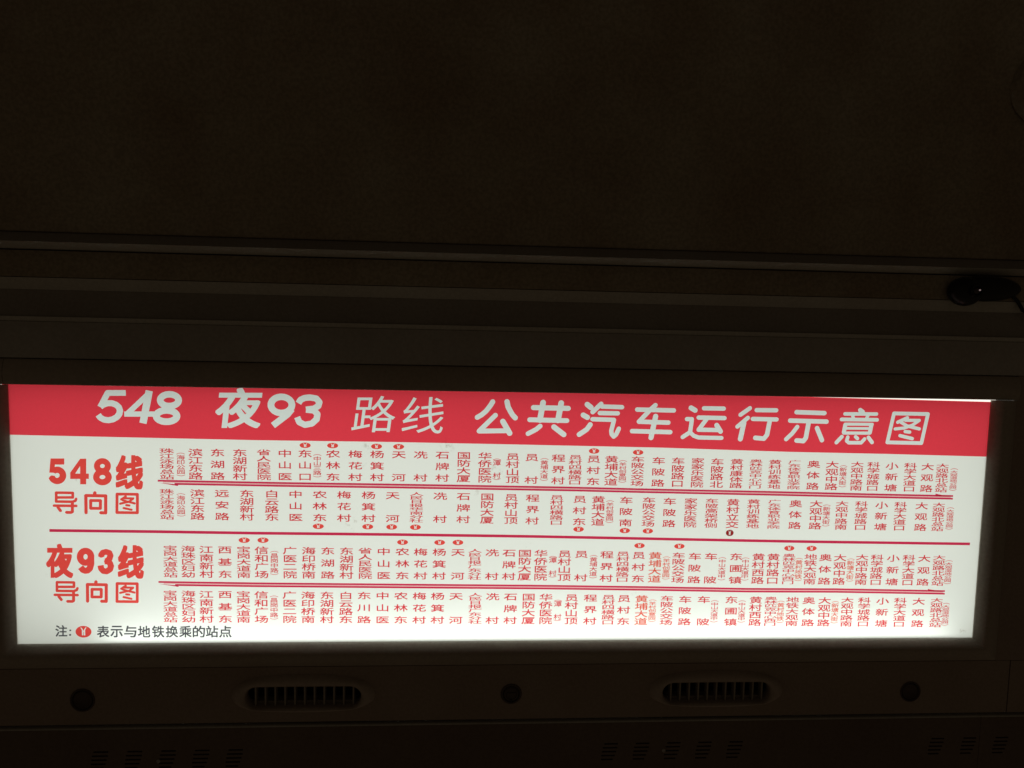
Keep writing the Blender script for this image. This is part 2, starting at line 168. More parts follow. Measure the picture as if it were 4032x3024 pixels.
T2D = [[[[[-512.01,-49.38],[-512.36,-51.53],[-513.24,-53.49],[-514.57,-55.08],[-516.25,-56.16],[-518.12,-56.63],[-520.01,-56.45],[-521.74,-55.63],[-523.17,-54.24],[-524.17,-52.43],[-524.64,-50.33],[-524.54,-48.16],[-523.89,-46.09],[-522.73,-44.32],[-521.19,-43.01],[-519.39,-42.27],[-517.49,-42.17],[-515.67,-42.71],[-514.09,-43.86],[-512.89,-45.5],[-512.18,-47.5]],7.71,1],[[[-512.01,-49.07],[-512.13,-58.16],[-513.75,-63.62],[-516.39,-66.17],[-518.97,-66.65],[-521.8,-65.56],[-524.44,-62.16]],7.44,2]],[[[[-500.14,-49.37],[-500.08,-46.94],[-498.13,-44.22],[-494.39,-43.24],[-490.71,-44.51],[-489.47,-47.84],[-490.88,-51.96],[-494.1,-54.64]],7.04,2],[[[-496.39,-55.0],[-493.54,-55.12],[-490.43,-56.94],[-489.2,-60.71],[-490.45,-64.84],[-494.4,-67.39],[-498.28,-66.78],[-500.62,-63.92],[-501.21,-59.98]],7.17,2]]]
TG1 = [["线",[-481.95,32.71,31.71,0.22,2.07,41.53],0.038]]
TG2 = [["夜",[-564.46,-75.41,30.99,-0.03,1.29,41.82],0.036],["线",[-482.0,-76.41,30.52,-0.04,2.1,41.42],0.038]]
LT = [["注",[-556.01,-147.92,13.79,-0.09,0.42,14.16],0.018],["表",[-507.73,-149.3,14.5,-0.1,0.37,14.53],0.018],["示",[-491.94,-149.4,14.53,-0.1,0.34,14.54],0.018],["与",[-475.92,-149.51,14.57,-0.1,0.33,14.57],0.018],["地",[-459.66,-149.62,14.6,-0.09,0.31,14.59],0.018],["铁",[-443.15,-149.73,14.63,-0.09,0.28,14.6],0.018],["换",[-426.91,-149.84,14.67,-0.09,0.26,14.62],0.018],["乘",[-410.83,-149.94,14.7,-0.1,0.23,14.63],0.018],["的",[-394.92,-150.05,14.75,-0.1,0.22,14.66],0.018],["站",[-379.26,-150.15,14.77,-0.1,0.19,14.67],0.018],["点",[-363.37,-150.26,14.81,-0.1,0.17,14.69],0.018],[".",[-539.56,-141.25,1.97,-0.01,0.05,1.9],0],[".",[-540.02,-146.97,2.17,-0.01,0.06,2.12],0]]
LINES = {"arrow1":[[-432.75,42.01],[-290.01,40.31],[-168.65,39.5],[-60.62,38.55],[65.02,37.23],[144.76,35.86],[323.53,33.36],[387.4,32.31],[439.79,31.44],[541.01,30.01],[559.38,29.8]],"barb1":[[[-432.17,41.4],[-409.21,39.42],[-409.25,37.41]],[[535.59,34.45],[558.65,30.46],[535.82,31.31]]],"divider":[[-559.01,-17.35],[-439.79,-18.36],[-320.47,-19.86],[-152.82,-21.1],[19.13,-23.01],[163.17,-25.48],[293.82,-27.71],[376.74,-28.97],[456.93,-29.79],[587.05,-31.35]],"arrow2":[[-434.16,-82.24],[-320.96,-84.1],[-152.28,-85.9],[20.74,-87.62],[165.65,-89.78],[297.12,-92.38],[411.44,-92.97],[528.11,-95.26],[558.01,-95.84]],"barb2":[[[-433.58,-82.87],[-410.63,-84.8],[-410.67,-86.69]],[[534.67,-91.21],[557.26,-94.99],[534.89,-94.26]]]}
BAND = {"bottom":[[-599.88,97.22],[-319.59,93.98],[-153.77,93.56],[0.65,92.16],[174.72,90.27],[337.04,86.7],[469.64,85.31],[600.47,83.03]],"top":[[-599.51,156.66],[600.83,153.75]]}
STAINS = [[[-203.6,-8.43],14],[[-26.73,59.07],14],[[-54.91,32.57],9],[[-185.72,87.29],8],[[-190.17,65.45],6],[[-89.29,88.97],12],[[-162.41,24.91],5],[[14.68,-34.95],7],[[141.2,-87.09],6],[[355.1,0.31],4],[[146.3,-93.69],7],[[-349.5,75.67],3],[[-526.18,44.04],3],[[-561.55,-71.74],5],[[585.35,-145.93],9]]

MD = plastic('shaded_trim_plastic', (0.34, 0.32, 0.295), 0.5, 0.4)  # trim faces turned from the sign: their shade is put into this darker colour
MG = plastic('lit_trim_plastic', (0.58, 0.58, 0.53), 0.5, 0.4)  # trim faces turned to the sign: their light is put into this paler colour
MP = plastic('cream_ceiling_plastic', (0.43, 0.385, 0.295), 0.6, 0.3, 0.35, 0.26)
MR = plastic('vent_surround_plastic', (0.50, 0.43, 0.37), 0.45, 0.45)
MT = plastic('grey_trim_plastic', (0.50, 0.49, 0.46), 0.5, 0.4)
MB = plastic('bezel_plastic', (0.45, 0.40, 0.34), 0.42, 0.45)
MA = plastic('cover_panel_plastic', (0.38, 0.31, 0.26), 0.55, 0.35)
ML = plastic('lower_panel_plastic', (0.21, 0.165, 0.135), 0.6, 0.3)
MK = plastic('black_plastic', (0.012, 0.012, 0.012), 0.35, 0.4, 0.05, 0.1)
MK2 = plastic('dark_rubber', (0.13, 0.10, 0.085), 0.6, 0.3)
MV = plastic('vent_fin_plastic', (0.40, 0.36, 0.30), 0.5, 0.4, 0)
MC = plastic('chrome_screw', (0.7, 0.7, 0.7), 0.15, 0.9, 0)
MW = plastic('white_lightbox_lining', (0.85, 0.86, 0.85), 0.7, 0.2, 0)
MS = sheet_material()
INK = film('red_header_ink', (0.95, 0.060, 0.095), 0.04)
TXT = film('red_text_ink', (0.80, 0.045, 0.068), 0.06)
CRM = film('crimson_line_ink', (0.72, 0.032, 0.105), 0.05)
ORG = film('orange_sticker_ink', (0.90, 0.12, 0.075), 0.06)
TTL = film('vermilion_title_ink', (0.96, 0.085, 0.075), 0.06)
PNK = film('pink_line_ink', (0.98, 0.55, 0.58), 0.04)
GRY = film('dark_grey_ink', (0.085, 0.085, 0.10), 0.1)
PAL = film('pale_lettering_film', (0.88, 0.93, 0.955), 0.02)
DRK = film('dark_red_ink', (0.36, 0.018, 0.022), 0.1)
BACK = emit('backlight', (0.985, 1.0, 0.925), 1.03)
TUBE = emit('fluorescent_tube', (0.97, 1.0, 0.95), 3.9)
LED = emit('exposed_diffuser', (1.0, 0.98, 0.86), 1.15)

# ---------------------------------------------------------------- helpers
def link(name, vs, fs, material, parent=None, smooth=False, loc=None):
    me = bpy.data.meshes.new(name)
    me.from_pydata([tuple(v) for v in vs], [], fs)
    me.materials.append(material)
    me.update()
    if smooth:
        me.polygons.foreach_set('use_smooth', [True] * len(me.polygons))
        try:
            me.set_sharp_from_angle(angle=math.radians(40))
        except Exception:
            pass
    o = bpy.data.objects.new(name, me)
    COL.objects.link(o)
    if parent is not None:
        o.parent = parent
        if loc: o.location = loc
    else:
        o.matrix_world = M @ Matrix.Translation(loc or (0, 0, 0))
    return o

def thing(name, label, cat, loc, group=None):
    o = bpy.data.objects.new(name, None)
    o.empty_display_size = 0.02
    COL.objects.link(o)
    o.matrix_world = M @ Matrix.Translation(loc)
    o['label'] = label; o['category'] = cat
    if group: o['group'] = group
    return o

def extrude(profile, a, b, axis='u', close=True):
    """profile: (p, w) points; swept along u (p = v) or along v (p = u)"""
    n = len(profile)
    vs = []
    for s in (a, b):
        for p, ww in profile:
            vs.append((s, p, ww) if axis == 'u' else (p, s, ww))
    fs = []
    for i in range(n if close else n - 1):
        j = (i + 1) % n
        f = (i, j, n + j, n + i)
        fs.append(f if axis == 'u' else f[::-1])
    if close:
        fs.append(tuple(range(n))[::-1] if axis == 'u' else tuple(range(n)))
        fs.append(tuple(range(n, 2 * n)) if axis == 'u' else tuple(range(n, 2 * n))[::-1])
    return vs, fs

def box(x0, x1, y0, y1, z0, z1):
    vs = [(x, y, z) for z in (z0, z1) for y in (y0, y1) for x in (x0, x1)]
    return vs, [(0, 2, 3, 1), (4, 5, 7, 6), (0, 1, 5, 4), (2, 6, 7, 3), (0, 4, 6, 2), (1, 3, 7, 5)]

def merge(parts):
    V, Fc = [], []
    for vs, fs in parts:
        k = len(V); V += list(vs); Fc += [tuple(i + k for i in f) for f in fs]
    return V, Fc

def cdt(polys):
    """triangulate overlapping 2D polygons; returns verts, [(tri, set(source ids))]"""
    V, Fc = [], []
    for p in polys:
        k = len(V)
        ar = sum(p[i][0] * p[(i + 1) % len(p)][1] - p[(i + 1) % len(p)][0] * p[i][1] for i in range(len(p)))
        q_ = p if ar > 0 else p[::-1]
        V += [Vector(q) for q in q_]
        Fc.append(list(range(k, k + len(p))))
    r = delaunay_2d_cdt(V, [], Fc, 1, 1e-7)
    return r[0], [(f, set(s)) for f, s in zip(r[2], r[5])]

def pick(vs, tris, test, w0):
    use, out, fs = {}, [], []
    for f, s in tris:
        if not test(s): continue
        g = []
        for i in f:
            if i not in use:
                use[i] = len(out); out.append((vs[i].x, vs[i].y, w0))
            g.append(use[i])
        a, b, c = [out[i] for i in g[:3]]
        if (b[0]-a[0])*(c[1]-a[1]) - (b[1]-a[1])*(c[0]-a[0]) < 0: g = g[::-1]
        fs.append(tuple(g))
    return out, fs

def covered(vs, tris, convex):
    """for every triangle the index of the first convex polygon that holds its centre, or -1"""
    cen = np.array([[(vs[f[0]].x + vs[f[1]].x + vs[f[2]].x) / 3, (vs[f[0]].y + vs[f[1]].y + vs[f[2]].y) / 3] for f, s in tris])
    res = np.full(len(cen), -1)
    for k in range(len(convex) - 1, -1, -1):
        p = np.array(convex[k]); q = np.roll(p, -1, 0)
        ar = float((p[:, 0] * q[:, 1] - q[:, 0] * p[:, 1]).sum())
        if abs(ar) < 1e-9: continue
        c = (q[:, 0] - p[:, 0])[None] * (cen[:, 1][:, None] - p[:, 1][None]) - (q[:, 1] - p[:, 1])[None] * (cen[:, 0][:, None] - p[:, 0][None])
        ok = (c * (1 if ar > 0 else -1) >= -1e-9).all(1)
        res[ok] = k
    return res

def union(polys, w0):
    vs, t = cdt(polys)
    cov = covered(vs, t, polys)
    return pick(vs, [(f, {0} if c >= 0 else set()) for (f, s), c in zip(t, cov)], lambda s: len(s) > 0, w0)

def circ(cx, cy, rx, ry=None, n=12):
    ry = ry or rx
    return [(cx + rx * math.cos(2 * math.pi * i / n), cy + ry * math.sin(2 * math.pi * i / n)) for i in range(n)]

def stroke(pts, wd, closed=False, cap=True):
    if closed == 3: return [pts]
    if closed == 2: closed, cap = False, False
    closed = bool(closed)
    r = wd / 2; out = []
    n = len(pts)
    for i in range(n if closed else n - 1):
        a = Vector(pts[i]); b = Vector(pts[(i + 1) % n])
        d = (b - a)
        if d.length < 1e-6: continue
        d.normalize(); q = Vector((-d.y, d.x)) * r
        out.append([tuple(a + q), tuple(a - q), tuple(b - q), tuple(b + q)])
    for i, p in enumerate(pts):
        if not cap and not closed and i in (0, n - 1): continue
        out.append(circ(p[0], p[1], r, n=14))
    return out

_G = {}
def glyph(ch, res=2):
    """outline of a character from Blender's own built-in font, triangulated, in em units"""
    if (ch, res) not in _G:
        c = bpy.data.curves.new('glyph', 'FONT'); c.body = ch; c.resolution_u = res
        o = bpy.data.objects.new('glyph', c); COL.objects.link(o)
        dg = bpy.context.evaluated_depsgraph_get()
        me = bpy.data.meshes.new_from_object(o.evaluated_get(dg))
        _G[(ch, res)] = ([(v.co.x, v.co.y) for v in me.vertices], [tuple(p.vertices) for p in me.polygons])
        bpy.data.objects.remove(o); bpy.data.curves.remove(c); bpy.data.meshes.remove(me)
    return _G[(ch, res)]

def hull(P):
    P = sorted(set((round(x, 6), round(y, 6)) for x, y in P))
    def half(Q):
        h = []
        for p in Q:
            while len(h) > 1 and (h[-1][0]-h[-2][0])*(p[1]-h[-2][1]) - (h[-1][1]-h[-2][1])*(p[0]-h[-2][0]) <= 0: h.pop()
            h.append(p)
        return h[:-1]
    return half(P) + half(P[::-1])

def bold(ch, em):
    """polygons of a thickened glyph: every triangle grown by a small square"""
    if ch == '.': return [[(0, 0), (1, 0), (1, 1), (0, 1)]]
    vs, fs = glyph(ch, 4)
    out = []
    for f in fs:
        P = [vs[i] for i in f]
        if em > 0: P = [(x + a * em, y + b * em) for x, y in P for a, b in ((1, 1), (1, -1), (-1, -1), (-1, 1))]
        out.append(hull(P))
    return out

_B = {}
def semibold(ch):
    if ch not in _B:
        vs, fs = glyph(ch)
        P = [hull([(vs[i][0] + a * 0.008, vs[i][1] + b * 0.016) for i in f for a, b in ((1, 1), (1, -1), (-1, -1), (-1, 1))]) for f in fs]
        v, f = union(P, 0)
        _B[ch] = ([(p[0], p[1]) for p in v], f)
    return _B[ch]

def fitted(ch, aff, em):
    """glyph stretched so that its ink fills the measured box; returns polygons in mm"""
    P = bold(ch, em)
    xs = [p[0] for q in P for p in q]; ys = [p[1] for q in P for p in q]
    x0, x1, y0, y1 = min(xs), max(xs), min(ys), max(ys)
    bx, by, ex, ey, fx, fy = aff
    o = []
    for q in P:
        r = []
        for x, y in q:
            s, t = (x - x0) / (x1 - x0), (y - y0) / (y1 - y0)
            r.append((bx + s * ex + t * fx, by + s * ey + t * fy))
        o.append(r)
    return o

def mm(vs): return [(a / 1000, b / 1000, c / 1000) for a, b, c in vs]

def circle3(cx, cy, w0, rx, ry, n): return [(cx + rx * math.cos(2 * math.pi * i / n), cy + ry * math.sin(2 * math.pi * i / n), w0) for i in range(n)]

def loft(rings, cap_last=True, cap_first=False):
    n = len(rings[0]); V = [p for r in rings for p in r]; Fc = []
    for k in range(len(rings) - 1):
        for i in range(n):
            j = (i + 1) % n
            Fc.append((k * n + i, k * n + j, (k + 1) * n + j, (k + 1) * n + i))
    if cap_last: Fc.append(tuple(range((len(rings) - 1) * n, len(rings) * n)))
    if cap_first: Fc.append(tuple(range(n))[::-1])
    return V, Fc
# ---------------------------------------------------------------- the setting: ceiling, stepped trim, panels
X0, X1 = -0.95, 1.05
def struct(o): o['kind'] = 'structure'; return o

# ceiling panel rising and coming forward above the trim
prof = [(0.3325, -0.004), (0.3325, 0.0085), (0.3335, 0.0098), (0.335, 0.0102), (0.36, 0.0115), (0.45, 0.020), (0.60, 0.040), (0.80, 0.075), (1.00, 0.12), (1.00, 0.10), (0.6, 0.02), (0.34, -0.004)]
struct(link('ceiling', *extrude(prof, X0, X1), MP, smooth=True))
wall = struct(link('wall', *box(X0, X1, 0.158, 0.338, -0.03, -0.0125), MT))
def strip(name, prof, m=MT, a=X0, b=X1, par=wall):
    o = link(name, *extrude(prof, a, b), m, None, smooth=True)
    o.parent = par; o.matrix_parent_inverse = par.matrix_world.inverted()
    return o
# from the ceiling down to the frame of the sign
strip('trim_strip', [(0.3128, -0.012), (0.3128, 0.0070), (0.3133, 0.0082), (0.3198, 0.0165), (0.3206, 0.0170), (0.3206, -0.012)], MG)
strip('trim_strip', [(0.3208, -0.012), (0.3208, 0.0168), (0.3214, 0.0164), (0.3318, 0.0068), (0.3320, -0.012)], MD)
strip('trim_strip', [(0.2813, -0.012), (0.2813, 0.0072), (0.2820, 0.0080), (0.296, 0.0092), (0.3105, 0.0085), (0.3113, 0.0078), (0.3113, -0.012)], MP)
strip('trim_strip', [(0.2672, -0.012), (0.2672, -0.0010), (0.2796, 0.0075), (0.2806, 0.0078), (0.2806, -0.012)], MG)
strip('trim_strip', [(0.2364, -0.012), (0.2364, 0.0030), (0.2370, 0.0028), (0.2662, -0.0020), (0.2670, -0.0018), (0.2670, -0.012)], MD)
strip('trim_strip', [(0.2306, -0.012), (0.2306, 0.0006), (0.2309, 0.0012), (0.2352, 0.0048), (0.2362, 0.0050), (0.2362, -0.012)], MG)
strip('header_panel', [(0.1880, -0.012), (0.1880, 0.0008), (0.1888, 0.0016), (0.2296, 0.0018), (0.2304, 0.0014), (0.2304, -0.012)])

# cover panel under the sign, with the openings for the vents, the lock and the plugs
def stadium(cx, cy, hx, hy, n=48, e=2.6):
    o = []
    for i in range(n):
        a = 2 * math.pi * i / n
        c, s = math.cos(a), math.sin(a)
        r = (hx - hy)
        x = (r if c > 0 else -r) * min(1, abs(c) ** 0.35 * 1.15) + hy * c
        o.append((cx + max(-hx, min(hx, x)), cy + hy * max(-1, min(1, s * 1.12))))
    return o
def slot_outline(cx, cy, hx, hy, n=48):
    """stadium with elliptic ends, points spaced by angle"""
    r = hx - hy * 1.05; e = hy * 1.05
    o = []
    q = n // 4
    for k in range(q): a = -math.pi / 2 + math.pi * k / (2 * q) * 2; o.append((cx + r + e * math.cos(a), cy + hy * math.sin(a)))
    for k in range(q): t = k / q; o.append((cx + r - 2 * r * t, cy + hy))
    for k in range(q): a = math.pi / 2 + math.pi * k / q; o.append((cx - r + e * math.cos(a), cy + hy * math.sin(a)))
    for k in range(q): t = k / q; o.append((cx - r + 2 * r * t, cy - hy))
    return o
def plate(name, outer, holes, w0, w1, m, edge=0.0012, parent=None):
    vs, t = cdt([outer] + holes)
    v, f = pick(vs, t, lambda s: s == {0}, w0)
    parts = [(v, f)]
    for k, h in enumerate([outer] + holes):
        n = len(h)
        vv = [(x, y, w0) for x, y in h] + [(x, y, w1) for x, y in h]
        ff = [(i, n + i, n + (i + 1) % n, (i + 1) % n) for i in range(n)]
        parts.append((vv, ff if k == 0 else [g[::-1] for g in ff]))
    o = link(name, *merge(parts), m)
    if parent is not None:
        o.parent = parent; o.matrix_parent_inverse = parent.matrix_world.inverted()
    return o
VENTS = [(-0.2615, -0.2258, 0.0705, 0.0132), (0.2604, -0.2258, 0.0705, 0.0132)]
ROUND = [(-0.5262, -0.2278, 0.0138), (-0.0039, -0.2260, 0.0128), (0.5203, -0.2292, 0.0130)]
holes = [slot_outline(*v) for v in VENTS] + [circ(x, y, r, n=32) for x, y, r in ROUND]
backing = struct(link('panel_backing', *box(X0, X1, -0.46, -0.187, -0.07, -0.060), MK2))
slot_back = struct(link('panel_backing', *box(X0, X1, -0.46, -0.268, -0.012, -0.006), MK2))
cover = struct(plate('cover_panel', [(X0, -0.2590), (0.6540, -0.2590), (0.6540, -0.1882), (X0, -0.1882)], holes, 0.0, -0.004, MA))
side = struct(link('side_panel', *box(0.6552, X1, -0.2590, -0.1882, -0.004, 0.0004), MA))
side2 = struct(link('side_panel', *box(0.6339, X1, -0.1876, 0.1872, -0.006, 0.0003), MA))
struct(link('side_panel', *box(X0, -0.6339, -0.1876, 0.1872, -0.006, 0.0003), MA))
# lower panel with rows of louvre slots; chamfered upper edge
slots = []
for u0 in (-0.5057, -0.4654, -0.4250, -0.3847, -0.3443, 0.1257, 0.1666, 0.2075, 0.2484, 0.2895, 0.5617, 0.6060, 0.6505):
    for k in range(5):
        hw = (0.0088, 0.0095, 0.0092, 0.0088, 0.0075)[k]; cy = -0.2935 - 0.0052 * k; sk = 0.0012 * k
        slots.append([(u0 - hw - sk, cy - 0.0010), (u0 + hw - sk, cy - 0.0010), (u0 + hw - sk, cy + 0.0010), (u0 - hw - sk, cy + 0.0010)])
for nm, a, b in (('lower_panel', X0, 0.6190), ('lower_panel', 0.6195, X1)):
    sl = [q for q in slots if a < q[0][0] < b]
    lp = struct(plate(nm, [(a, -0.46), (b, -0.46), (b, -0.2652), (a, -0.2652)], sl, 0.0015, -0.005, ML))
    rim = link('panel_edge', *extrude([(-0.2650, 0.0013), (-0.2640, 0.0010), (-0.2632, 0.0002), (-0.2630, -0.0012), (-0.2630, -0.0140), (-0.2650, -0.0140)], a, b), MG, smooth=True)  # paler than its panel: the highlight along the edge is painted in its colour
    rim.parent = lp; rim.matrix_parent_inverse = lp.matrix_world.inverted()

# ---------------------------------------------------------------- the illuminated sign
hv = SH / 2
sign = thing('route_sign', 'long illuminated bus route sign, red header over white sheet of red station names', 'sign', (0, 0, 0))
# frame: rounded rails
def bez(inner, outer, s, n=16, h=0.0075):
    """profile from the inner edge (by the sheet) to the outer edge"""
    o = [(inner, -0.004)]
    for k in range(n + 1):
        t = k / n
        p = inner + (outer - inner) * t
        hgt = 0.0008 + h * math.sin(math.pi * t ** 0.85) ** 1.05 if 0 < t < 1 else 0.0006
        o.append((p, hgt))
    o.append((outer, -0.004))
    return o
def rail(prof, a, b, axis):
    if axis == 'u' and prof[0][0] < prof[-1][0]: pass
    vs, fs = extrude(prof, a, b, axis)
    return link('frame_rail', vs, fs, MB, sign, smooth=True)
def mitred(prof_d, horizontal, sign_, name='frame_rail'):
    '''bottom or side rail whose ends are cut at the corner; prof_d: (distance from the sheet opening, w)'''
    n = len(prof_d); V = []
    for e in (0, 1):
        for d, ww in prof_d:
            if horizontal: V.append(((-0.6 - 1.11 * d) if e == 0 else (0.6 + 1.11 * d), -hv - d, ww))
            else: V.append((sign_ * (0.6 + 1.11 * d), (-hv - d) if e == 0 else hv - 0.0008, ww))
    Fc = [(i, (i + 1) % n, n + (i + 1) % n, n + i) for i in range(n)] + [tuple(range(n))[::-1], tuple(range(n, 2 * n))]
    if not horizontal and sign_ > 0: Fc = [f[::-1] for f in Fc]
    if horizontal: pass
    o = link(name, V, Fc, MB, sign, smooth=True)
    bm_ = o.data; bm_.validate(); return o
pd = [(d, ww) for d, ww in [(0, -0.004)] + [(0.0302 * k / 16, 0.0008 + 0.0080 * math.sin(math.pi * (k / 16) ** 0.85) ** 1.05 if 0 < k < 16 else 0.0006) for k in range(17)] + [(0.0302, -0.004)]]
mitred(pd, True, 0)
mitred(pd, False, 1)
mitred(pd, False, -1)
top_prof = [(hv, -0.004), (hv, 0.0040), (hv + 0.0006, 0.0047), (hv + 0.010, 0.0062), (hv + 0.018, 0.0056), (hv + 0.026, 0.0030), (0.1862, 0.0012), (0.1868, 0.0004), (0.1868, -0.004)]
rail(top_prof, -0.6022, 0.6335, 'u')
rail([(p, w_ - 0.0004) for p, w_ in top_prof], -0.6335, -0.6030, 'u')
# light box behind the sheet
bx = [box(-0.6365, -0.6350, -0.17, 0.17, -0.062, -0.0045), box(0.6350, 0.6365, -0.17, 0.17, -0.062, -0.0045),
      box(-0.635, 0.635, -0.174, -0.170, -0.062, -0.0045), box(-0.635, 0.635, 0.170, 0.174, -0.062, -0.0045),
      box(-0.6365, 0.6365, -0.174, 0.174, -0.066, -0.0625)]
link('light_box', *merge(bx), MW, sign)
link('backlight_panel', [(-0.635, -0.160, -0.060), (0.635, -0.160, -0.060), (0.635, 0.168, -0.060), (-0.635, 0.168, -0.060)], [(0, 1, 2, 3)], BACK, sign)
def tube(a, b, v, w0, r, n=12):
    vs = [(s, v + r * math.cos(2 * math.pi * i / n), w0 + r * math.sin(2 * math.pi * i / n)) for s in (a, b) for i in range(n)]
    fs = [(i, (i + 1) % n, n + (i + 1) % n, n + i) for i in range(n)] + [tuple(range(n))[::-1], tuple(range(n, 2 * n))]
    return vs, fs
link('lamp_strip', [(-0.50, -0.1675, -0.010), (0.57, -0.1675, -0.010), (0.57, -0.1675, -0.050), (-0.50, -0.1675, -0.050)], [(3, 2, 1, 0)], TUBE, sign)
# printed translucent sheet; its top edge hangs slightly askew
W0 = -0.0010
top = [(-0.606, 0.158), (-0.606, -0.161), (0.606, -0.161), (0.606, BAND['top'][1][1] / 1000), (0.310, hv + 0.0001), (0.30, 0.158)]
sheet = link('printed_sheet', [(x, y, W0) for x, y in top], [tuple(range(len(top)))], MS, sign)
link('diffuser_strip', [(-0.6325, hv - 0.0012, -0.0035), (-0.600, hv - 0.0012, -0.0035), (-0.600, hv + 0.0004, -0.0035), (-0.6325, hv + 0.0004, -0.0035)], [(0, 1, 2, 3)], LED, sign)
link('diffuser_strip', [(0.295, 0.1565, -0.0012), (0.607, 0.1534, -0.0012), (0.607, 0.159, -0.0012), (0.295, 0.159, -0.0012)], [(0, 1, 2, 3)], LED, sign)
Z = W0 * 1000 + 0.2
def ink(name, vf, m, label=None):
    o = link(name, mm(vf[0]), vf[1], m, sheet)
    if label: o['label'] = label
    return o

# header: red band with the lettering left clear
bt = BAND['bottom']
band = [(-607, 160), (-607, bt[0][1])] + [tuple(p) for p in bt[1:-1]] + [(607, bt[-1][1]), (607, BAND['top'][1][1]), (310, 157.1), (300, 160)]
groups = []
for ch, a, e in HG: groups.append((ch, fitted(ch, a, e)))
for g in HD + HEAD: groups.append(('h', [q for pts, wd, cl in g for q in stroke(pts, wd, cl)]))
polys, own = [band], [None]
for k, (ch, ps) in enumerate(groups):
    for q in ps: polys.append(q); own.append(k)
vs, tr = cdt(polys)
cov = covered(vs, tr, polys[1:])
mark_ = [(f, own[c + 1] if c >= 0 else -1) for (f, s_), c in zip(tr, cov)]
ink('header_band', pick(vs, mark_, lambda s: s == -1, Z), INK)
for k in range(len(groups)):
    ink('header_character', pick(vs, mark_, lambda s: s == k, Z), PAL)

# titles of the two routes
for ch, a, e in TG1 + TG2: ink('title_character', union(fitted(ch, a, e), Z), TTL)
for T in (T1D, T2D, TI1, TI2):
    for g in T: ink('title_character', union([q for pts, wd, cl in g for q in stroke(pts, wd, cl)], Z), TTL)
for ch, a, e in LT: ink('note_character', union(fitted(ch, a, e), Z), GRY)

# station names, one column each
def column(txt, u, vt, vb):
    col = TXT
    if txt[0] == '*': txt = txt[1:]; col = ORG
    small = txt[0] == '('
    Ht = vt - vb
    V, Fc = [], []
    def put(ch, cy, hh, ww):
        vs, fs = semibold(ch)
        sx, sy = ww / 0.93, hh / 0.92
        k = len(V)
        V.extend((u + (x - 0.5) * sx, cy + (y - 0.38) * sy, Z) for x, y in vs)
        Fc.extend(tuple(i + k for i in f) for f in fs)
    if small:
        body = txt[1:-1]; n = len(body)
        ww = 9.6
        if n == 2:
            t0 = vt - 0.20 * Ht; hh = 7.2
            cs = [t0 - 2.0 - hh / 2 + 0.8, t0 - 0.50 * Ht - hh / 2 + 1.5]; pe = (t0, cs[1] - hh / 2 - 1.4)
        else:
            t0 = vt - (0.13 if n < 6 else 0.16) * Ht; t1 = vt - (0.90 if n < 6 else 0.95) * Ht
            pad = 3.0
            hh = min(7.4, (t0 - t1 - 2 * pad) / n * 0.96)
            pit = (t0 - t1 - 2 * pad - hh) / (n - 1)
            cs = [t0 - pad - hh / 2 - i * pit for i in range(n)]; pe = (t0 - 0.6, t1 + 0.6)
        for ch, c in zip(body, cs): put(ch, c, hh, ww)
        for sgn, c in ((1, pe[0]), (-1, pe[1])):
            k = len(V); N_ = 8
            for i in range(N_ + 1):
                t = -1 + 2 * i / N_
                yy = c - sgn * 1.3 * t * t
                V.extend([(u + t * 4.9, yy + 0.32, Z), (u + t * 4.9, yy - 0.32, Z)])
            Fc.extend((k + 2 * i, k + 2 * i + 1, k + 2 * i + 3, k + 2 * i + 2) for i in range(N_))
    else:
        n = len(txt)
        hh = min(9.0, Ht / n * 0.93)
        pit = (Ht - hh) / (n - 1)
        for i, ch in enumerate(txt): put(ch, vt - hh / 2 - i * pit, hh, 16.4)
    nm = 'station_note' if small else 'station_name'
    o = ink(nm, (V, Fc), col)
    if col is ORG: o['label'] = 'orange sticker lettering'
for row in ROWS:
    for r in row: column(*r)

# underground interchange badges
mark = [(-.42, .66), (-.30, .60), (-.20, .25), (-.21, -.62), (-.03, -.62), (-.03, .02), (.03, .02), (.03, -.62), (.21, -.62), (.20, .25), (.30, .60), (.42, .66), (.27, .74), (.10, .42), (0, .14), (-.10, .42), (-.27, .74)]
def badge(pos, rx, ry, m, label=None, me=[None]):
    vs, t = cdt([circ(0, 0, 1, 1, 32), mark])
    v, f = pick(vs, t, lambda s: s == {0}, 0)
    return ink('metro_badge', ([(pos[0] + x * rx, pos[1] + y * ry, Z) for x, y, _ in v], f), m, label)
for b in BADGES: badge(b, 6.6, 3.35, TTL)
badge(DARKB, 5.0, 4.1, DRK, 'dark red round sticker badge')
badge(LEGB, 9.3, 7.3, TTL, 'large badge in the note')

